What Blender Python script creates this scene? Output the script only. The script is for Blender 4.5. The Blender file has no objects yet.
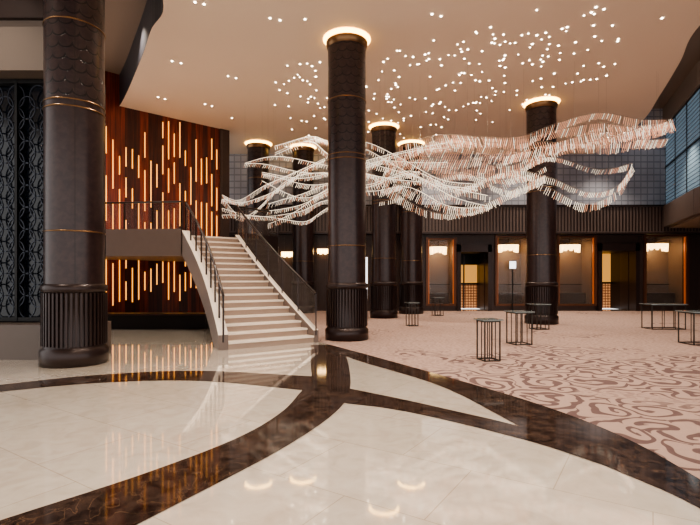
import bpy, math, random
from mathutils import Vector
random.seed(7)
F=466.7; CH=1.5; HOR=280.0; H=7.6
def g(px,py,z=0.0):
    Y=F*(CH-z)/(py-HOR); return ((px-350)/F*Y, Y)
def at(px,py,Y):
    return Vector(((px-350)/F*Y, Y, CH-(py-HOR)/F*Y))

# ---------------- materials ----------------
def srgb(c):
    return tuple(((v/255)/12.92 if v/255<=0.04045 else ((v/255+0.055)/1.055)**2.4) for v in c)+(1,)
class NT:
    def __init__(s,name):
        s.m=bpy.data.materials.new(name); s.m.use_nodes=True
        s.t=s.m.node_tree; s.b=s.t.nodes['Principled BSDF']; s.out=s.t.nodes['Material Output']
    def n(s,typ,**k):
        nd=s.t.nodes.new(typ)
        for a,b in k.items(): setattr(nd,a,b)
        return nd
    def l(s,a,b): s.t.links.new(a,b)
    def val(s,inp,v):
        if hasattr(v,'is_output') : s.l(v,inp)
        else: inp.default_value=v
    def math(s,op,a,b=0.0,c=None):
        nd=s.n('ShaderNodeMath',operation=op); s.val(nd.inputs[0],a); s.val(nd.inputs[1],b)
        if c is not None: s.val(nd.inputs[2],c)
        return nd.outputs[0]
    def vmath(s,op,a,b):
        nd=s.n('ShaderNodeVectorMath',operation=op); s.val(nd.inputs[0],a); s.val(nd.inputs[1],b); return nd.outputs[0]
    def mix(s,f,a,b):
        nd=s.n('ShaderNodeMix',data_type='RGBA'); s.val(nd.inputs[0],f); s.val(nd.inputs[6],a); s.val(nd.inputs[7],b); return nd.outputs[2]
    def ramp(s,f,pts):
        nd=s.n('ShaderNodeValToRGB'); s.l(f,nd.inputs[0]); e=nd.color_ramp.elements
        while len(e)<len(pts): e.new(0.5)
        for i,(p,c) in enumerate(pts): e[i].position=p; e[i].color=c
        return nd.outputs[0]
    def pos(s): return s.n('ShaderNodeTexCoord').outputs['Object']
    def noise(s,vec,scale,detail=3,dist=0.0):
        nd=s.n('ShaderNodeTexNoise'); s.l(vec,nd.inputs['Vector']); nd.inputs['Scale'].default_value=scale
        nd.inputs['Detail'].default_value=detail; nd.inputs['Distortion'].default_value=dist; return nd.outputs['Fac']
    def bump(s,h,strength=0.3,dist=0.02):
        nd=s.n('ShaderNodeBump'); nd.inputs['Strength'].default_value=strength; nd.inputs['Distance'].default_value=dist
        s.l(h,nd.inputs['Height']); s.l(nd.outputs[0],s.b.inputs['Normal'])
    def P(s,**k):
        for a,v in k.items():
            s.val(s.b.inputs[a.replace('_',' ')],v)
def simple(name,col,rough=0.5,metal=0.0,var=0.12,em=None,es=0,alpha=None):
    t=NT(name); c=srgb(col); p=t.pos()
    nz=t.noise(p,6.0,3)
    c2=tuple(min(1,v*(1+var)) for v in c[:3])+(1,); c1=tuple(v*(1-var) for v in c[:3])+(1,)
    t.l(t.mix(nz,c1,c2),t.b.inputs['Base Color'])
    t.P(Roughness=rough,Metallic=metal)
    if em: t.b.inputs['Emission Color'].default_value=srgb(em); t.b.inputs['Emission Strength'].default_value=es
    if alpha is not None: t.b.inputs['Alpha'].default_value=alpha
    return t.m
def emis(name,col,st,nosample=False):
    m=simple(name,col,0.5,0,0.05,col,st)
    if nosample: m.cycles.emission_sampling='NONE'
    return m
def glass(name,col,alpha,rough=0.03):
    t=NT(name); t.P(Roughness=rough,Alpha=alpha); t.b.inputs['Base Color'].default_value=srgb(col)
    t.b.inputs['Specular IOR Level'].default_value=0.8
    return t.m

def marble_cream():
    t=NT('cream_marble'); p=t.pos()
    n1=t.noise(p,0.9,5,0.6); n2=t.noise(p,4.5,6,1.2)
    f=t.math('ADD',t.math('MULTIPLY',n1,0.4),t.math('MULTIPLY',n2,0.6))
    c=t.ramp(f,[(0.3,srgb((204,190,175))),(0.5,srgb((220,208,194))),(0.7,srgb((229,219,206)))])
    br=t.n('ShaderNodeTexBrick'); br.offset=0.5
    mp=t.n('ShaderNodeMapping'); mp.inputs['Rotation'].default_value=(0,0,math.radians(33)); t.l(p,mp.inputs[0]); t.l(mp.outputs[0],br.inputs['Vector'])
    br.inputs['Scale'].default_value=1.0; br.inputs['Brick Width'].default_value=1.2; br.inputs['Row Height'].default_value=0.9
    br.inputs['Mortar Size'].default_value=0.004; br.inputs['Color1'].default_value=(1,1,1,1); br.inputs['Color2'].default_value=(.96,.96,.95,1); br.inputs['Mortar'].default_value=(.74,.70,.65,1)
    mx=t.n('ShaderNodeMix',data_type='RGBA',blend_type='MULTIPLY'); mx.inputs[0].default_value=1; t.l(c,mx.inputs[6]); t.l(br.outputs[0],mx.inputs[7])
    t.l(mx.outputs[2],t.b.inputs['Base Color']); t.P(Roughness=0.05); t.b.inputs['Specular IOR Level'].default_value=0.95
    t.b.inputs['Coat Weight'].default_value=1.0; t.b.inputs['Coat Roughness'].default_value=0.03
    return t.m
def marble_dark():
    t=NT('dark_emperador_marble'); p=t.pos()
    n=t.noise(p,2.2,6,2.0); n2=t.noise(p,7,5,1.0)
    base=t.ramp(n2,[(0.35,srgb((40,31,28))),(0.62,srgb((74,59,52)))])
    v=t.math('ABSOLUTE',t.math('SUBTRACT',n,0.5))
    vein=t.ramp(v,[(0.0,(1,1,1,1)),(0.010,(0,0,0,1))])
    t.l(t.mix(t.math('MULTIPLY',vein,0.3),base,srgb((150,118,90))),t.b.inputs['Base Color'])
    t.P(Roughness=0.06); t.b.inputs['Specular IOR Level'].default_value=0.7
    return t.m
def carpet_mat():
    t=NT('patterned_carpet'); p=t.pos()
    sx=t.n('ShaderNodeSeparateXYZ'); t.l(p,sx.inputs[0])
    def spiral(scale,arms,freq,off,dist):
        q=t.vmath('ADD',p,(off,off*0.7,0)); q=t.vmath('MULTIPLY',q,(scale,scale,0))
        nn=t.n('ShaderNodeTexNoise'); nn.inputs['Scale'].default_value=1.1; nn.inputs['Detail'].default_value=1; t.l(q,nn.inputs['Vector'])
        q=t.vmath('ADD',q,t.vmath('MULTIPLY',t.vmath('SUBTRACT',nn.outputs['Color'],(.5,.5,.5)),(dist,dist,0)))
        vo=t.n('ShaderNodeTexVoronoi',voronoi_dimensions='2D'); vo.inputs['Scale'].default_value=1.0; t.l(q,vo.inputs['Vector'])
        d=t.vmath('SUBTRACT',q,vo.outputs['Position'])
        s=t.n('ShaderNodeSeparateXYZ'); t.l(d,s.inputs[0])
        ang=t.math('ARCTAN2',s.outputs[1],s.outputs[0])
        ph=t.math('ADD',t.math('MULTIPLY',ang,arms),t.math('MULTIPLY',vo.outputs['Distance'],freq))
        return t.math('MULTIPLY_ADD',t.math('SINE',ph),0.5,0.5)
    s1=spiral(1.6,1.0,19.0,3.1,1.1)
    s2=spiral(3.9,2.0,12.0,7.7,0.8)
    big=t.ramp(s1,[(0.26,(1,1,1,1)),(0.36,(0,0,0,1))])
    l2=t.ramp(s2,[(0.3,(1,1,1,1)),(0.5,(0,0,0,1))])
    m=t.noise(p,0.6,3,0.6)
    dx=t.math('SUBTRACT',sx.outputs[0],4.0); dy=t.math('SUBTRACT',sx.outputs[1],6.3)
    rr=t.math('SQRT',t.math('ADD',t.math('MULTIPLY',dx,dx),t.math('MULTIPLY',t.math('MULTIPLY',dy,dy),0.5)))
    near=t.n('ShaderNodeMapRange'); t.l(rr,near.inputs[0]); near.inputs[1].default_value=1.0; near.inputs[2].default_value=4.2; near.inputs[3].default_value=0.2; near.inputs[4].default_value=-0.12
    mm=t.ramp(t.math('ADD',m,near.outputs[0]),[(0.46,(0,0,0,1)),(0.56,(1,1,1,1))])
    light=srgb((178,153,142)); mid=srgb((152,128,120)); dark=srgb((100,80,80))
    fine=t.mix(t.math('MULTIPLY',l2,0.7),light,mid)
    bg=t.mix(big,light,dark)
    c=t.mix(t.math('MULTIPLY',mm,0.9),fine,bg)
    fz=t.noise(p,60,2)
    c=t.mix(t.math('MULTIPLY',fz,0.2),c,srgb((116,98,94)))
    t.l(c,t.b.inputs['Base Color']); t.P(Roughness=0.95); t.b.inputs['Specular IOR Level'].default_value=0.05
    t.bump(fz,0.4,0.01)
    return t.m
def column_mat():
    t=NT('bronze_leather_cladding')
    uv=t.n('ShaderNodeTexCoord').outputs['Object']
    s=t.n('ShaderNodeSeparateXYZ'); t.l(uv,s.inputs[0])
    ang=t.math('MULTIPLY',t.math('ARCTAN2',s.outputs[1],s.outputs[0]),0.5)
    v=t.math('MULTIPLY',s.outputs[2],1/0.2); u=t.math('MULTIPLY',ang,14/math.pi)
    row=t.math('FLOOR',v); fr=t.math('FRACT',v)
    uu=t.math('FRACT',t.math('ADD',u,t.math('MULTIPLY',row,0.5)))
    du=t.math('MULTIPLY',t.math('SUBTRACT',uu,0.5),1.0)
    d=t.math('SQRT',t.math('ADD',t.math('MULTIPLY',du,du),t.math('MULTIPLY',t.math('SUBTRACT',1.0,fr),t.math('SUBTRACT',1.0,fr))))
    ring=t.math('LESS_THAN',t.math('ABSOLUTE',t.math('SUBTRACT',d,0.55)),0.07)
    hi=t.math('MULTIPLY',ring,t.math('GREATER_THAN',s.outputs[2],4.6))
    seam=t.math('LESS_THAN',t.math('FRACT',t.math('MULTIPLY',ang,6/math.pi)),0.015)
    nz=t.noise(uv,9.0,5,0.5)
    base=t.ramp(nz,[(0.35,srgb((46,32,32))),(0.65,srgb((58,42,40)))])
    c=t.mix(t.math('MULTIPLY',t.math('MAXIMUM',hi,seam),0.85),base,srgb((10,7,7)))
    t.l(c,t.b.inputs['Base Color']); t.P(Roughness=0.3,Metallic=0.15)
    t.bump(t.math('SUBTRACT',1.0,t.math('MAXIMUM',hi,seam)),0.5,0.01)
    return t.m
def wood_mat():
    t=NT('mahogany_panels'); p=t.pos()
    mp=t.n('ShaderNodeMapping'); mp.inputs['Rotation'].default_value=(0,0,-WANG); t.l(p,mp.inputs[0])
    s=t.n('ShaderNodeSeparateXYZ'); t.l(mp.outputs[0],s.inputs[0])
    cell=t.math('FLOOR',t.math('MULTIPLY',s.outputs[0],1/0.16))
    wn=t.n('ShaderNodeTexWhiteNoise',noise_dimensions='1D'); t.l(cell,wn.inputs['W'])
    g2=t.vmath('MULTIPLY',mp.outputs[0],(14,14,0.9)); gr=t.noise(g2,1.0,4,0.4)
    base=t.ramp(gr,[(0.3,srgb((82,30,20))),(0.7,srgb((150,66,40)))])
    dk=t.mix(t.math('MULTIPLY',t.math('GREATER_THAN',wn.outputs['Value'],0.5),0.7),base,srgb((32,14,11)))
    seam=t.math('LESS_THAN',t.math('FRACT',t.math('MULTIPLY',s.outputs[0],1/0.16)),0.08)
    dk=t.mix(t.math('MULTIPLY',seam,0.8),dk,srgb((12,6,5)))
    t.l(dk,t.b.inputs['Base Color']); t.P(Roughness=0.3)
    return t.m
def grid_mat():
    t=NT('woven_metal_mesh'); p=t.pos(); s=t.n('ShaderNodeSeparateXYZ'); t.l(p,s.inputs[0])
    a=t.math('LESS_THAN',t.math('FRACT',t.math('MULTIPLY',s.outputs[0],3.2)),0.16)
    b=t.math('LESS_THAN',t.math('FRACT',t.math('MULTIPLY',s.outputs[2],3.2)),0.2)
    f=t.math('MAXIMUM',a,b); nz=t.noise(p,0.7,3)
    base=t.ramp(nz,[(0.3,srgb((144,146,156))),(0.7,srgb((176,178,188)))])
    t.l(t.mix(t.math('MULTIPLY',f,0.5),base,srgb((84,84,94))),t.b.inputs['Base Color']); t.P(Roughness=0.5,Metallic=0.0)
    return t.m
def pane_mat():
    t=NT('curtain_wall_glass'); p=t.pos(); s=t.n('ShaderNodeSeparateXYZ'); t.l(p,s.inputs[0])
    b=t.math('LESS_THAN',t.math('FRACT',t.math('MULTIPLY',s.outputs[2],6)),0.25)
    c=t.mix(b,srgb((104,124,138)),srgb((64,78,90)))
    t.l(c,t.b.inputs['Base Color']); t.l(c,t.b.inputs['Emission Color']); t.b.inputs['Emission Strength'].default_value=0.4; t.P(Roughness=0.15)
    return t.m
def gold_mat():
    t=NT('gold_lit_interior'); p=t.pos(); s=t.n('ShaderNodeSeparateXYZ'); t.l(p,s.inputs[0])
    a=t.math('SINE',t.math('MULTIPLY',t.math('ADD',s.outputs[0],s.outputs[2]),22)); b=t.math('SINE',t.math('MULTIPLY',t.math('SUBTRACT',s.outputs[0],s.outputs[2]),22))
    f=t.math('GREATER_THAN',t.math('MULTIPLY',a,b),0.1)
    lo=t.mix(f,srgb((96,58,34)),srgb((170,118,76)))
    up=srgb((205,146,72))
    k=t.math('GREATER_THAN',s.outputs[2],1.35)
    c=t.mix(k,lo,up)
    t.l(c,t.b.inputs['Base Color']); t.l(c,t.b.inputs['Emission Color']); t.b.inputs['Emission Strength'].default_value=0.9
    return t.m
def plaster(name,col,rough=0.6):
    t=NT(name); p=t.pos(); nz=t.noise(p,0.5,2)
    c=srgb(col); t.l(t.mix(nz,tuple(v*0.95 for v in c[:3])+(1,),c),t.b.inputs['Base Color']); t.P(Roughness=rough); return t.m

W0=(-9.4,15.4); W1=(-5.25,19.0); WANG=math.atan2(W1[1]-W0[1],W1[0]-W0[0])
MAT={}
MAT['cream']=marble_cream(); MAT['dark']=marble_dark(); MAT['carpet']=carpet_mat(); MAT['col']=column_mat(); MAT['wood']=wood_mat(); MAT['mesh']=grid_mat()
MAT['ceil']=plaster('ceiling_plaster',(228,209,190)); MAT['taupe']=plaster('taupe_plaster',(138,121,108)); MAT['beam']=plaster('beam_plaster',(104,90,80))
MAT['bronze']=simple('brushed_bronze',(120,92,66),0.3,0.9)
MAT['dkbronze']=simple('dark_bronze',(50,37,35),0.32,0.35)
MAT['glow']=emis('warm_cove_light',(255,204,112),9)
MAT['star']=emis('star_light',(255,242,220),12,True)
MAT['slot']=emis('gold_light_slot',(255,172,78),1.5)
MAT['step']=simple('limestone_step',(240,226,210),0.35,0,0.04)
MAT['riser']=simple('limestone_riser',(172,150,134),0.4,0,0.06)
MAT['string']=simple('grey_stone_stringer',(118,104,97),0.4,0,0.06)
MAT['plinth']=simple('taupe_stone_plinth',(92,80,73),0.35,0,0.06)
MAT['dkwall']=simple('dark_stained_panel',(66,50,45),0.4,0.1)
MAT['cornice']=simple('ribbed_bronze_fascia',(98,84,79),0.45,0.1)
MAT['black']=simple('black_metal',(20,18,18),0.4,0.4)
MAT['tleg']=simple('gunmetal_table_frame',(70,66,62),0.3,0.7)
MAT['glass']=glass('balustrade_glass',(120,110,105),0.22)
MAT['tglass']=simple('grey_glass_top',(138,146,146),0.06,0.2)
MAT['fascia']=simple('dark_ceiling_fascia',(50,50,56),0.4,0.2)
MAT['gold']=gold_mat()
MAT['lamp']=emis('crystal_lamp_glow',(255,214,146),6)
MAT['copper']=simple('copper_trim',(104,68,50),0.35,0.5,0.1)
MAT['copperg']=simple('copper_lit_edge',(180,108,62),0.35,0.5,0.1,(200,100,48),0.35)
MAT['warmwall']=simple('alcove_wall',(140,120,110),0.35)
MAT['sky']=pane_mat()
MAT['sign']=emis('white_sign',(235,235,240),1.6)
MAT['screenback']=simple('screen_backing',(14,18,28),0.12)
MAT['lattice']=simple('lattice_metal',(58,62,72),0.35,0.4)
MAT['ww']=emis('white_glass_blade',(255,242,222),0.8,True)
MAT['wp']=emis('peach_glass_blade',(232,174,142),0.5,True)
MAT['wire']=simple('steel_wire',(170,155,140),0.3,0.5)

# ---------------- mesh builder ----------------
class MB:
    def __init__(s,name): s.name=name; s.v=[]; s.f=[]; s.mi=[]; s.mats=[]; s.c=0; s.sm=[]; s.smooth=False
    def mat(s,k):
        if k not in s.mats: s.mats.append(k)
        s.c=s.mats.index(k); return s
    def face(s,ix): s.f.append(tuple(ix)); s.mi.append(s.c); s.sm.append(s.smooth)
    def box(s,cx,cy,cz,sx,sy,sz,rot=0.0):
        b=len(s.v); c,n=math.cos(rot),math.sin(rot)
        for z in (-.5,.5):
            for x,y in ((-.5,-.5),(.5,-.5),(.5,.5),(-.5,.5)):
                X=x*sx;Y=y*sy; s.v.append((cx+X*c-Y*n,cy+X*n+Y*c,cz+z*sz))
        for q in ((3,2,1,0),(4,5,6,7),(0,1,5,4),(1,2,6,5),(2,3,7,6),(3,0,4,7)): s.face([b+i for i in q])
    def b2(s,x0,x1,y0,y1,z0,z1): s.box((x0+x1)/2,(y0+y1)/2,(z0+z1)/2,abs(x1-x0),abs(y1-y0),abs(z1-z0))
    def seg(s,p,q,w,z0,z1):
        dx,dy=q[0]-p[0],q[1]-p[1]; s.box((p[0]+q[0])/2,(p[1]+q[1])/2,(z0+z1)/2,math.hypot(dx,dy),w,z1-z0,math.atan2(dy,dx))
    def prism(s,pts,z0,z1):
        b=len(s.v); n=len(pts)
        a=sum(pts[i][0]*pts[(i+1)%n][1]-pts[(i+1)%n][0]*pts[i][1] for i in range(n))
        if a<0: pts=pts[::-1]
        s.v+= [(p[0],p[1],z0) for p in pts]+[(p[0],p[1],z1) for p in pts]
        s.face([b+i for i in range(n)][::-1]); s.face([b+n+i for i in range(n)])
        for i in range(n): j=(i+1)%n; s.face((b+i,b+j,b+n+j,b+n+i))
    def cyl(s,cx,cy,z0,z1,r0,r1=None,n=32,caps=True,smooth=True):
        r1=r0 if r1 is None else r1; b=len(s.v)
        for z,r in ((z0,r0),(z1,r1)):
            for i in range(n): a=2*math.pi*i/n; s.v.append((cx+r*math.cos(a),cy+r*math.sin(a),z))
        s.smooth=smooth
        for i in range(n): j=(i+1)%n; s.face((b+i,b+j,b+n+j,b+n+i))
        s.smooth=False
        if caps: s.face([b+i for i in range(n)][::-1]); s.face([b+n+i for i in range(n)])
    def lathe(s,cx,cy,prof,n=48):
        b=len(s.v); m=len(prof)
        for r,z in prof:
            for i in range(n): a=2*math.pi*i/n; s.v.append((cx+r*math.cos(a),cy+r*math.sin(a),z))
        s.smooth=True
        for k in range(m-1):
            for i in range(n): j=(i+1)%n; s.face((b+k*n+i,b+k*n+j,b+(k+1)*n+j,b+(k+1)*n+i))
        s.smooth=False
    def strip(s,A,B,z,z2=None):
        b=len(s.v); n=len(A)
        s.v+=[(p[0],p[1],z) for p in A]+[(p[0],p[1],z) for p in B]
        for i in range(n-1): s.face((b+i,b+i+1,b+n+i+1,b+n+i))
    def vwall(s,A,z0,z1):
        b=len(s.v); n=len(A)
        s.v+=[(p[0],p[1],z0) for p in A]+[(p[0],p[1],z1) for p in A]
        for i in range(n-1): s.face((b+i,b+i+1,b+n+i+1,b+n+i))
    def tube(s,pts,r,n=6):
        pts=[Vector(p) for p in pts]; b=len(s.v); m=len(pts)
        for k in range(m):
            d=(pts[min(k+1,m-1)]-pts[max(k-1,0)]).normalized()
            u=d.cross(Vector((0,0,1)));
            if u.length<1e-3: u=Vector((1,0,0))
            u.normalize(); w=d.cross(u)
            for i in range(n):
                a=2*math.pi*i/n; s.v.append(tuple(pts[k]+u*r*math.cos(a)+w*r*math.sin(a)))
        s.smooth=True
        for k in range(m-1):
            for i in range(n): j=(i+1)%n; s.face((b+k*n+i,b+k*n+j,b+(k+1)*n+j,b+(k+1)*n+i))
        s.smooth=False
        s.face([b+i for i in range(n)]); s.face([b+(m-1)*n+i for i in range(n)][::-1])
    def build(s,loc=(0,0,0),parent=None):
        me=bpy.data.meshes.new(s.name); me.from_pydata(s.v,[],s.f); 
        for k in s.mats: me.materials.append(MAT[k])
        me.polygons.foreach_set('material_index',s.mi); me.polygons.foreach_set('use_smooth',s.sm); me.update()
        o=bpy.data.objects.new(s.name,me); o.location=loc; bpy.context.collection.objects.link(o)
        if parent: o.parent=parent
        return o
def empty(name,loc=(0,0,0)):
    o=bpy.data.objects.new(name,None); o.location=loc; bpy.context.collection.objects.link(o); return o
def cr(pts,n):
    pts=[Vector(p) for p in pts]; P=[2*pts[0]-pts[1]]+pts+[2*pts[-1]-pts[-2]]; out=[]; m=len(pts)-1
    for k in range(n):
        t=k/(n-1)*m; i=min(int(t),m-1); u=t-i; a,b,c,d=P[i:i+4]
        out.append(0.5*((2*b)+(c-a)*u+(2*a-5*b+4*c-d)*u*u+(3*b-a-3*c+d)*u**3))
    return out

# ---------------- floor ----------------
m=MB('floor').mat('cream'); m.b2(-16,18,-8,24,-0.2,0); m.build()
G=lambda L:[g(x,y) for x,y in L]
carp=[(-3.0,14.0),(-1.3,12.2)]+G([(330,345),(375,357),(450,378),(540,405),(620,436),(700,480)])+[(2.52,2.4),(2.3,1.2),(1.8,-0.5),(1.0,-2.5)]
cb=cr(carp,60)
m=MB('floor_carpet').mat('carpet')
m.strip(cb,[(16.4,p[1]) for p in cb],0.006)
m.strip([(-3,13.9),(-3,22.55)],[(16.4,13.9),(16.4,22.55)],0.0062)
m.build()
m=MB('floor_inlay').mat('dark')
N=48; zi=0.004
top=G([(-80,395),(0,385),(100,375),(200,371),(320,377)]); bot=G([(-80,403),(0,392),(100,383),(200,381),(320,392)])
m.strip(cr(top,N),cr(bot,N),zi)
L=G([(311,345),(311,365),(311,380),(300,393),(282,412),(240,437),(150,472),(0,521),(-150,570)])
R=G([(337,345),(346,357),(350,374),(350,388),(345,402),(325,421),(275,453),(137,525),(50,570)])
m.strip(cr(L,N),cr(R,N),zi+0.0005)
Uc=cr(G([(330,345),(375,357),(450,378),(540,405),(620,436),(700,480)])+[(2.52,2.4),(2.3,1.2),(1.8,-0.5),(1.0,-2.5)],N)
Lc=cr(G([(335,352),(362,362),(440,386),(528,431),(605,466),(700,509)])+[(2.2,2.2),(1.95,1.1),(1.45,-0.5),(0.65,-2.5)],N)
m.strip(Uc,Lc,zi+0.001)
m.strip(cr(G([(345,388),(390,397),(440,408),(528,429),(600,455)]),N),cr(G([(342,403),(390,409),(440,419),(528,441),(605,466)]),N),zi+0.0015)
m.build()

# ---------------- ceiling ----------------
HC=lambda L:[g(x,y,H) for x,y in L]
left=cr([(-3.3,-8),(-3.3,3),(-3.55,7)]+HC([(163,0),(151,30),(139,64),(118,108)])+[(-10.2,18.6),(-12.5,20.6)],50)
right=cr([(6.5,-8),(7.2,3),(7.9,8)]+HC([(700,25),(680,62),(660,95),(640,123),(600,150)])+[(11.8,26)],50)
c=MB('ceiling').mat('ceil')
c.strip(left,right,H)
c.strip([left[-1],(-12.5,26)],[right[-1],(11.8,26)],H)
c.mat('fascia'); c.vwall(left,H-0.0,8.7)
c.mat('ceil'); c.vwall(right,H,H+0.25)
c.mat('taupe'); c.b2(-16,-1,-8,24,8.7,8.8); 
c.mat('taupe'); c.b2(6,18,-8,24,9.8,9.9)
c.build()

s=MB('ceiling_star_lights').mat('star')
def disc(px,py,r):
    x,y=g(px,py,H); s.cyl(x,y,H-0.012,H-0.004,r,r,10,True)
random.seed(3)
paths=[([(290,100),(350,112),(400,98),(450,80),(500,62),(560,45),(625,42)],115,17),([(285,75),(330,92),(400,68),(470,50),(540,52),(600,70)],85,13),([(345,120),(400,120),(470,105),(520,92),(585,88)],60,10),([(225,165),(240,155),(250,170),(300,135),(330,128)],32,7)]
for pts,n,sp in paths:
    cp=cr([(a,b,0) for a,b in pts],200)
    for i in range(n):
        q=random.choice(cp); px=q[0]+random.gauss(0,9); py=q[1]+random.gauss(0,sp)
        if 5<py<185:
            x,y=g(px,py,H)
            if y<22: disc(px,py,0.016+0.013*random.random())
for px,py in [(172,61),(181,63),(300,64),(312,66),(195,2),(204,4),(270,18),(280,20),(305,19),(432,14),(441,16),(596,7),(604,9),(662,18),(228,76),(236,78),(205,104),(212,106),(232,118),(158,97),(165,99)]:
    disc(px,py,0.026)
s.build()

# ---------------- walls ----------------
YB=22.6
w=MB('wall_back')
ops=[(3.73,5.08,.35,3.45),(5.27,6.75,0,2.85),(7.07,8.75,.35,3.55),(10.05,11.86,.35,3.55),(12.05,13.85,0,2.9),(14.25,16.3,.35,3.6)]
w.mat('dkwall'); x=-14
for a,b,z0,z1 in ops:
    w.b2(x,a,YB,YB+0.3,0,3.75)
    if z0>0: w.b2(a,b,YB,YB+0.3,0,z0)
    w.b2(a,b,YB,YB+0.3,z1,3.75); x=b
w.b2(x,18,YB,YB+0.3,0,3.75)
for i in range(60):
    X=-6+i*0.4
    if not any(a-0.12<X<b+0.12 for a,b,_,_ in ops) and X<17: w.b2(X-0.02,X+0.02,YB-0.03,YB,0.15,3.7)
w.mat('mesh'); w.b2(-14,18,YB,YB+0.3,5.0,10)
w.mat('dkwall'); w.b2(-14,18,YB,YB+.3,3.75,5.0)
w.build()
k=MB('trim_1').mat('cornice'); k.b2(-9,17,YB-0.5,YB,3.75,4.98); k.mat('dkbronze')
k.b2(-9,17,YB-0.56,YB,4.98,5.06); k.b2(-9,17,YB-0.54,YB,3.68,3.75)
for i in range(170): k.b2(-9+i*0.153,-9+i*0.153+0.05,YB-0.53,YB-0.5,3.8,4.95)
k.build()
wi=0; di=0
for a,b,z0,z1 in ops:
    if z0>0:
        wi+=1; d=MB('window_%d'%wi); d.mat('warmwall')  # glazed display alcove set into the wall, not a window
        d.b2(a-.1,b+.1,YB+1.3,YB+1.4,z0,z1); d.b2(a-.1,a,YB+.3,YB+1.3,z0,z1); d.b2(b,b+.1,YB+.3,YB+1.3,z0,z1); d.b2(a-.1,b+.1,YB+.3,YB+1.3,z0-.1,z0); d.b2(a-.1,b+.1,YB+.3,YB+1.3,z1,z1+.1)
        d.mat('copper')
        for X in (a,b): d.b2(X-.06,X+.06,YB-.1,YB+.1,z0-.1,z1+.1)
        d.b2(a,b,YB-.08,YB+.1,z1,z1+.08); d.b2(a,b,YB-.08,YB+.1,z0-.1,z0)
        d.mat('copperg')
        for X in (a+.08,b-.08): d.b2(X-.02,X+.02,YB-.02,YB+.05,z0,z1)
        d.mat('dkbronze'); 
        d.b2(a+.2,b-.2,YB+.5,YB+1.0,z0,z0+.5)
        d.b2(a,b,YB+1.22,YB+1.3,z0+.9,z0+.95)
        d.mat('glass'); d.b2(a,b,YB+.12,YB+.14,z0,z1)
        d.build()
        L=MB('pendant_lamp').mat('lamp'); cx=(a+b)/2; r=(b-a)*.3
        for q in range(11):
            A=2*math.pi*q/11; L.cyl(cx+r*.85*math.cos(A),YB+.7+.25*math.sin(A),z1-.62-.06*math.cos(2*A),z1-.3,.07,.09,8)
        L.cyl(cx,YB+.7,z1-.5,z1-.32,r*.75,r*.85,20)
        L.mat('bronze'); L.cyl(cx,YB+.7,z1-.3,z1-.26,r,r,20); L.cyl(cx,YB+.7,z1-.27,z1,.02,.02,8); L.build()
    else:
        di+=1; d=MB('door_%d'%di); d.mat('dkbronze')
        for X in (a,b): d.b2(X-.12,X+.06,YB-.2,YB+.4,0,z1+.35)
        d.b2(a-.12,b+.12,YB-.2,YB+.4,z1,z1+.4)
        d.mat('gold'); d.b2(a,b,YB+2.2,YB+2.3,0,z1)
        d.mat('black'); d.b2(a-.1,a,YB+.4,YB+2.3,0,z1); d.b2(b,b+.1,YB+.4,YB+2.3,0,z1); d.b2(a,b,YB+.4,YB+2.3,z1,z1+.1)
        if di==1: d.b2(a,b,YB+2.05,YB+2.1,2.3,z1); d.b2(a,b,YB+2.05,YB+2.1,1.25,1.35)
        else: d.b2(a,b,YB+2.05,YB+2.1,1.3,1.4)
        d.mat('dkbronze'); d.b2(a+.06,a+.14,YB+.4,YB+1.1,0,z1); d.b2(b-.14,b-.06,YB+.4,YB+1.1,0,z1)
        d.b2((a+b)/2-.03,(a+b)/2+.03,YB+2.0,YB+2.1,0,z1)
        d.mat('bronze'); d.b2(a+.15,a+.19,YB+.45,YB+.5,.9,1.5)
        d.build()
s=MB('info_sign'); s.mat('sign'); s.b2(7.66,7.96,YB-.22,YB-.18,2.05,2.4); s.mat('black'); s.b2(7.79,7.83,YB-.2,YB-.14,0.01,2.0); s.b2(7.64,7.98,YB-.18,YB-.15,2.02,2.43); s.b2(7.6,8.0,YB-.35,YB-.05,0.01,.04); s.build()
for i_,px in enumerate((287,323)):
    p=at(px,254-3*i_,YB-.25); L=MB('wall_lamp').mat('lamp')
    for q in range(5): L.cyl(p.x-.22+q*.11,p.y,p.z-.12-.04*(q%2),p.z+.1,.05,.06,8)
    L.mat('bronze'); L.b2(p.x-.3,p.x+.3,p.y-.08,p.y+.08,p.z+.1,p.z+.14); L.b2(p.x-.04,p.x+.04,p.y,YB-.04,p.z-.02,p.z+.12); L.build()
L=MB('light_panel').mat('sign'); L.b2(.7,.85,YB-.08,YB-.035,.6,2.6); L.mat('bronze'); L.b2(.66,.7,YB-.1,YB-.035,.5,2.7); L.b2(.85,.89,YB-.1,YB-.035,.5,2.7); L.build()

r=MB('wall_right'); pr=[(15.3,22.6),(13.4,17.8),(12.3,13.5),(11.6,9.0),(11.4,3.0)]
for p,q in zip(pr,pr[1:]):
    r.mat('cornice'); r.seg(p,q,.5,4.0,5.0); r.mat('taupe'); r.seg(p,q,.3,8.9,9.8)
r.mat('dkwall'); r.seg((17.2,22.6),(16.6,3),.3,0,4.0)
r.mat('taupe'); r.prism([(15.3,22.6),(13.4,17.8),(12.3,13.5),(11.6,9),(11.4,3),(17,3),(17.4,22.6)],3.95,4.0)
r.build()
wd=MB('window_5')
for p,q in zip(pr,pr[1:]):
    wd.mat('sky'); wd.seg(p,q,.04,5.0,8.9); wd.mat('black')
    for k in range(4):
        t=k/3; X=p[0]+(q[0]-p[0])*t; Y=p[1]+(q[1]-p[1])*t; wd.box(X,Y,6.95,.07,.07,3.9)
    for z in (5.0,6.9,8.85): wd.seg(p,q,.1,z,z+.07)
wd.build()

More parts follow.
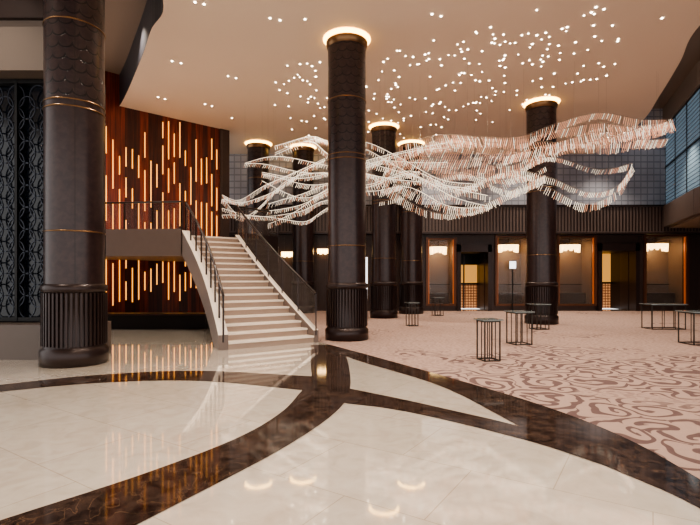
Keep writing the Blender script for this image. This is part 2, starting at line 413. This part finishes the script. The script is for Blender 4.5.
# left lattice screen
sc=MB('lattice_screen'); sc.mat('screenback'); sc.b2(-10.5,-5.0,9.42,9.55,.68,5.48)
sc.mat('lattice')
def ring(cx,cz,r,w,y,n=24,sq=.72):
    b=len(sc.v)
    for rr,yy in ((r,y-.015),(r-w,y-.015),(r-w,y+.015),(r,y+.015)):
        for i in range(n): a=2*math.pi*i/n; sc.v.append((cx+sq*rr*math.cos(a),yy,cz+rr*math.sin(a)))
    for k in range(4):
        for i in range(n): j=(i+1)%n; k2=(k+1)%4; sc.face((b+k*n+i,b+k*n+j,b+k2*n+j,b+k2*n+i))
for i in range(25):
    for j in range(11):
        zc=.97+j*.44+(.22 if i%2 else 0)
        if zc<5.2: ring(-10.3+i*.215,zc,.235,.016,9.3)
sc.mat('black'); sc.b2(-10.5,-5,9.25,9.4,5.40,5.48); sc.b2(-10.5,-5,9.25,9.4,.68,.76)
for X in (-7.4,-6.62,-5.7): sc.b2(X-.025,X+.025,9.24,9.4,.68,5.48)
sc.build()
lw=MB('trim_2'); lw.mat('plinth'); lw.b2(-12,-4.9,8.75,9.58,0,.66); lw.build()
lw=MB('trim_3'); lw.mat('beam'); lw.b2(-12,-5.1,8.9,9.58,5.5,6.45); lw.mat('dkbronze'); lw.b2(-12,-5.1,8.8,9.58,6.45,8.7)
lw.mat('bronze'); lw.b2(-12,-5.1,8.78,8.8,6.9,6.93); lw.build()
lw=MB('wall_left'); lw.mat('wood'); lw.b2(-12,-5.2,9.6,9.8,0,8.7); lw.build()

# wood feature wall
fw=MB('wall_feature'); fw.mat('wood'); fw.seg(W0,W1,.25,0,8.7)
fw.mat('dkwall'); fw.box(W1[0]+.05,W1[1]+.05,3.8,.4,.4,7.58,WANG)
d=(math.cos(WANG),math.sin(WANG)); nrm=(d[1],-d[0]); LEN=math.hypot(W1[0]-W0[0],W1[1]-W0[1])
fw.build()
sl=MB('wall_light_slots').mat('slot'); random.seed(11)
nc=24
for i in range(nc):
    u=.35+(LEN-.6)*i/(nc-1)
    z=.55+random.random()*.9
    while z<7.8:
        ln=.55+random.random()*1.2
        if z+ln>7.5: break
        X=W0[0]+d[0]*u+nrm[0]*.14; Y=W0[1]+d[1]*u+nrm[1]*.14
        sl.box(X,Y,z+ln/2,.028,.03,ln,WANG)
        z+=ln+.2+random.random()*.8
sl.build()
pl=MB('planter_plinth').mat('black'); pl.b2(-9.2,-4.4,14.2,14.8,0,.42); pl.mat('dkbronze'); pl.b2(-9.25,-4.35,14.15,14.85,.42,.47); pl.build()  # dark plinth ledge near the landing, no planter

# ---------------- staircase ----------------
BL=Vector((-2.62,10.05)); BR=Vector((-.88,11.25)); TL=Vector((-4.75,13.8)); TR=Vector((-3.6,14.6))
NS=17; RH=2.8/NS
def bow(a,b,t,k):
    p=a.lerp(b,t); dd=(b-a).normalized(); nn=Vector((dd.y,-dd.x)); return p+nn*k*math.sin(math.pi*t)
Le=lambda t:bow(BL,TL,t,0.12); Re=lambda t:bow(BR,TR,t,-0.10)
st=empty('staircase')
m=MB('steps')
for i in range(NS):
    t0=i/NS;t1=(i+1)/NS; z=(i+1)*RH
    a,b_,c_,d_=Le(t0),Re(t0),Re(t1),Le(t1)
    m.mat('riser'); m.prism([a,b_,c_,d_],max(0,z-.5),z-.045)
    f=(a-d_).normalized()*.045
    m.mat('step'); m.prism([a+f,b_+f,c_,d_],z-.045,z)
m.build(parent=st)
m=MB('stringers')
def stringer(E,O,w,up,dn,mt,mtop):
    K=24; rows=[]
    for i in range(K+1):
        t=i/K; e=E(t); o=(E(t)-O(t)).normalized(); q=e+o*w; z=RH+2.8*t*(1-1/NS)+.0
        zt=z+up; zb=max(0.0,z-dn)
        b=len(m.v); m.v+=[(e.x,e.y,zb),(q.x,q.y,zb),(q.x,q.y,zt),(e.x,e.y,zt)]; rows.append(b)
    for a,b in zip(rows,rows[1:]):
        for k in range(4):
            m.mat(mtop if k==2 else mt); k2=(k+1)%4; m.face((a+k,b+k,b+k2,a+k2))
    m.mat(mt); m.face([rows[0]+i for i in range(4)]); m.face([rows[-1]+i for i in (3,2,1,0)])
stringer(Le,Re,.22,.16,.55,'string','step'); stringer(Re,Le,.14,.12,.55,'string','step')
m.build(parent=st)
m=MB('landing'); lp=[tuple(TL+(TL-TR).normalized()*.22),(-9.3,14.0),(-9.3,15.2),(-5.45,18.6),(-2.9,18.9),(-2.5,16.0),tuple(TR+(TR-TL).normalized()*.14),tuple(TR)]
m.mat('string'); m.prism([lp[0]]+lp[1:7],2.2,2.78); m.mat('step'); m.prism([lp[0]]+lp[1:7],2.78,2.82)
m.mat('string'); m.seg(lp[0],lp[1],.12,2.2,3.0); m.mat('dkbronze'); m.seg(lp[6],lp[5],.1,1.8,2.98)
m.build(parent=st)
m=MB('balustrade')
def rail(path,hz,glassz):
    m.mat('dkbronze'); m.tube([(p[0],p[1],p[2]+hz) for p in path],.03,8)
    m.mat('glass')
    for p,q in zip(path,path[1:]):
        b=len(m.v); m.v+=[(p[0],p[1],p[2]+glassz),(q[0],q[1],q[2]+glassz),(q[0],q[1],q[2]+hz-.05),(p[0],p[1],p[2]+hz-.05)]; m.face((b,b+1,b+2,b+3))
    m.mat('dkbronze')
def posts(pl,hz,w=.035):
    for p in pl: m.box(p[0],p[1],p[2]+hz/2,w,w,hz)
K=24
def sp(E,O,off):
    out=[]
    for i in range(K+1):
        t=i/K; o=(E(t)-O(t)).normalized()*off; e=E(t)+o; out.append((e.x,e.y,RH+2.8*t*(1-1/NS)))
    return out
lpth=sp(Le,Re,.11); rpth=sp(Re,Le,.07)
rail(lpth,1.0,.16); posts(lpth[::3],1.0); rail(rpth,1.0,.12); posts(rpth[::4],1.0,.03)
pa=[(lp[0][0],lp[0][1],2.8),(-7,13.93,2.8),(-9.3,14,2.8)]; rail(pa,1.0,.2)
posts([(lp[0][0]+(lp[1][0]-lp[0][0])*t,lp[0][1]+(lp[1][1]-lp[0][1])*t,2.8) for t in (.0,.2,.4,.6,.8)],1.0,.03)
pb=[(lp[6][0],lp[6][1],2.8),(-2.5,16,2.8),(-2.9,18.9,2.8)]; rail(pb,1.0,.15); posts(pb,1.0,.03)
m.build(parent=st)

# ---------------- columns ----------------
def column(x,y,R=.48):
    c=MB('round_column'); c.mat('col')
    c.lathe(0,0,[(R,1.4),(R,H-.16)],64)
    c.mat('dkbronze')
    c.lathe(0,0,[(0.0,0.0),(R+.07,0.0),(R+.07,.26),(R+.03,.3),(R+.01,.34),(R+.01,1.28),(R+.05,1.31),(R+.05,1.4),(R,1.43)],64)
    nf=44
    for i in range(nf):
        a=2*math.pi*i/nf; c.box((R+.02)*math.cos(a),(R+.02)*math.sin(a),.81,.05,.036,.92,a)
    c.mat('bronze')
    for z in (2.35,4.5,4.62,6.0):
        c.lathe(0,0,[(R,z-.012),(R+.012,z-.012),(R+.012,z+.012),(R,z+.012)],64)
    c.lathe(0,0,[(R,H-.26),(R+.03,H-.22),(R+.05,H-.12),(R+.05,H-.09),(R-.05,H-.09)],64)
    c.mat('glow'); c.lathe(0,0,[(R-.02,H-.09),(R-.02,H-.03),(R+.12,H-.012)],48)
    c.build((x,y,0))
for x,y in [(-.08,11.85),(-4.98,8.45),(6.6,16.1),(1.35,18.6),(2.74,20.9),(-4.1,20.9),(-2.15,21.4)]: column(x,y)

# ---------------- tables ----------------
def table(x,y,w=.5,dp=None,h=.77,rot=.2):
    dp=dp or w; t=MB('cocktail_table'); t.mat('tglass'); t.box(0,0,h-.012,w,dp,.024); t.mat('tleg')
    a,b=w/2-.05,dp/2-.05; r=.022
    for sx in (-1,1):
        for sy in (-1,1): t.box(sx*a,sy*b,h/2-.012,r,r,h-.025)
    for z in (.012,h-.04):
        for s_ in (-1,1): t.box(0,s_*b,z,2*a+r,r,r); t.box(s_*a,0,z,r,2*b+r,r)
    for s_ in (-1,1): t.box(s_*a*.4,-b,h/2,.014,.014,h-.04); t.box(s_*a*.4,b,h/2,.014,.014,h-.04)
    o=t.build((x,y,.007)); o.rotation_euler=(0,0,rot)
table(2.58,8.7,.4); table(3.95,10.9,.5); table(5.75,14.2,.5); table(2.02,15.2,.4); table(3.68,19.6,.45); table(9.6,14.3,1.1,.6,rot=0); table(8.35,10.9,1.1,.6,rot=0)

# ---------------- light sculpture ----------------
cs=MB('ribbon_chandelier'); random.seed(5)
def ribbon(pts,Y0,Y1,mat,n,ln,cp=3,ph=0,spread=.3,line=False):
    n=int(n*.95); base=cr([(a,b,0) for a,b in pts],n)
    for k in range(cp):
        P=[]
        for i,q in enumerate(base):
            t=i/(n-1); Y=Y0+(Y1-Y0)*t+.7*math.sin(t*7+ph+k*.8)+k*spread
            py=q[1]+8*math.sin(t*8+ph+k*1.7)*(k+.5)/cp+ (k-1)*6; px=q[0]
            P.append(at(px,py,Y))
        cs.mat('ww' if line else 'wire'); cs.tube([p+Vector((0,0,.02)) for p in P[::3]],.008 if line else .004,4)
        for i,p in enumerate(P):
            if random.random()<.1: continue
            mm=mat if random.random()>.3 else ('ww' if mat=='wp' else 'wp'); cs.mat(mm)
            a=math.sin(i*.11+ph+k)*1.4; l=ln*(.4+.5*abs(math.sin(i*.03+ph+k*1.3))+.2*random.random()); tilt=.45*math.sin(i*.05+k+ph)
            b=len(cs.v); w=.013; u=Vector((math.cos(a)*w/2,math.sin(a)*w/2,0)); dn=Vector((math.sin(tilt)*l,0,-math.cos(tilt)*l))
            th=Vector((-math.sin(a),math.cos(a),0))*.004
            for o in (-th,th): cs.v+= [tuple(p-u+o),tuple(p+u+o),tuple(p+u+dn+o),tuple(p-u+dn+o)]
            for q4 in ((0,3,2,1),(4,5,6,7),(0,1,5,4),(2,3,7,6),(1,2,6,5),(3,0,4,7)): cs.face([b+j for j in q4])
        cs.mat('wire')
        for p in P[::44]: cs.tube([p,Vector((p.x,p.y,H-.002))],.002,3)
ribbon([(400,152),(440,140),(480,142),(520,143),(560,130),(600,120),(640,125),(672,124)],14,13.5,'wp',150,.34,3,0)
ribbon([(385,170),(420,152),(460,155),(500,164),(540,152),(590,140),(640,136),(668,128)],13.5,13.5,'wp',150,.3,3,2)
ribbon([(420,165),(460,168),(500,158),(530,146),(575,150),(610,146),(650,132)],14.5,13.8,'wp',120,.28,2,4)
ribbon([(430,200),(470,190),(510,178),(550,186),(585,198),(615,192),(632,172)],14,13.6,'ww',120,.24,2,1)
ribbon([(500,190),(530,172),(560,166),(600,172),(632,172)],14,13.6,'ww',80,.2,1,2)
ribbon([(365,178),(395,192),(430,206),(470,212),(510,198),(545,175)],14,13.5,'ww',120,.24,2,3)
ribbon([(275,152),(310,142),(330,148),(365,150),(400,165),(440,185),(480,190)],15.5,14,'ww',110,.14,3,.5,.3,True)
ribbon([(262,178),(300,186),(330,180),(370,165),(400,158),(450,150)],16,14,'ww',110,.14,3,2.5,.3,True)
ribbon([(268,212),(300,202),(330,190),(370,190),(410,178),(450,195),(490,203)],16,14,'ww',110,.16,3,4.5,.3,True)
ribbon([(222,200),(240,207),(265,193),(290,180),(325,165)],17.5,15.5,'ww',80,.16,3,1.5,.3,True)
ribbon([(222,213),(262,223),(300,220),(325,206),(365,200)],17.5,15,'ww',80,.15,2,1.0,.3,True)
ribbon([(380,200),(420,184),(460,180),(500,188),(530,180)],13.5,14,'ww',80,.2,2,5.0)
ribbon([(245,170),(275,165),(310,168),(350,175),(390,185),(420,180)],16.5,14.5,'ww',90,.12,2,3.3,.3,True)
cs.build()

# ---------------- lights ----------------
def spot(x,y,z,e,ang=1.9,col=(1,.87,.72)):
    l=bpy.data.lights.new('downlight','SPOT'); l.energy=e; l.spot_size=ang; l.spot_blend=.8; l.color=col; l.shadow_soft_size=.06
    o=bpy.data.objects.new('downlight',l); o.location=(x,y,z); bpy.context.collection.objects.link(o); return o
for x,y in [(-1.5,3),(1.5,3),(-1,7),(2.5,7),(5.5,7),(5,11),(8.5,11),(3,14),(8.5,15),(-1.5,15),(4.5,19),(9,19.5),(0,19),(13,19),(-3,9.5)]:
    spot(x,y,H-.05,520)
for x in (4,8,12): spot(x,21.2,H-.05,380)  # added wall-wash spots, put in only to brighten the back wall
for x,y in [(-6,12.5),(-7.5,13.5),(-7.5,7)]: spot(x,y,8.6,650)
wd=bpy.data.worlds.new('lobby_world'); bpy.context.scene.world=wd; wd.use_nodes=True
bg=wd.node_tree.nodes['Background']; bg.inputs[0].default_value=(1,.98,.96,1); bg.inputs[1].default_value=1.45
vs=bpy.context.scene.view_settings
try:
    vs.view_transform='AgX'; vs.look='AgX - Medium High Contrast'; vs.exposure=0.35
except Exception as e: print(e)

cam=bpy.data.cameras.new('camera'); co=bpy.data.objects.new('camera',cam); bpy.context.collection.objects.link(co)
co.location=(0,0,CH); co.rotation_euler=(math.radians(90),0,0); cam.lens=24; cam.sensor_width=36; cam.shift_y=0.025; cam.clip_end=200
bpy.context.scene.camera=co
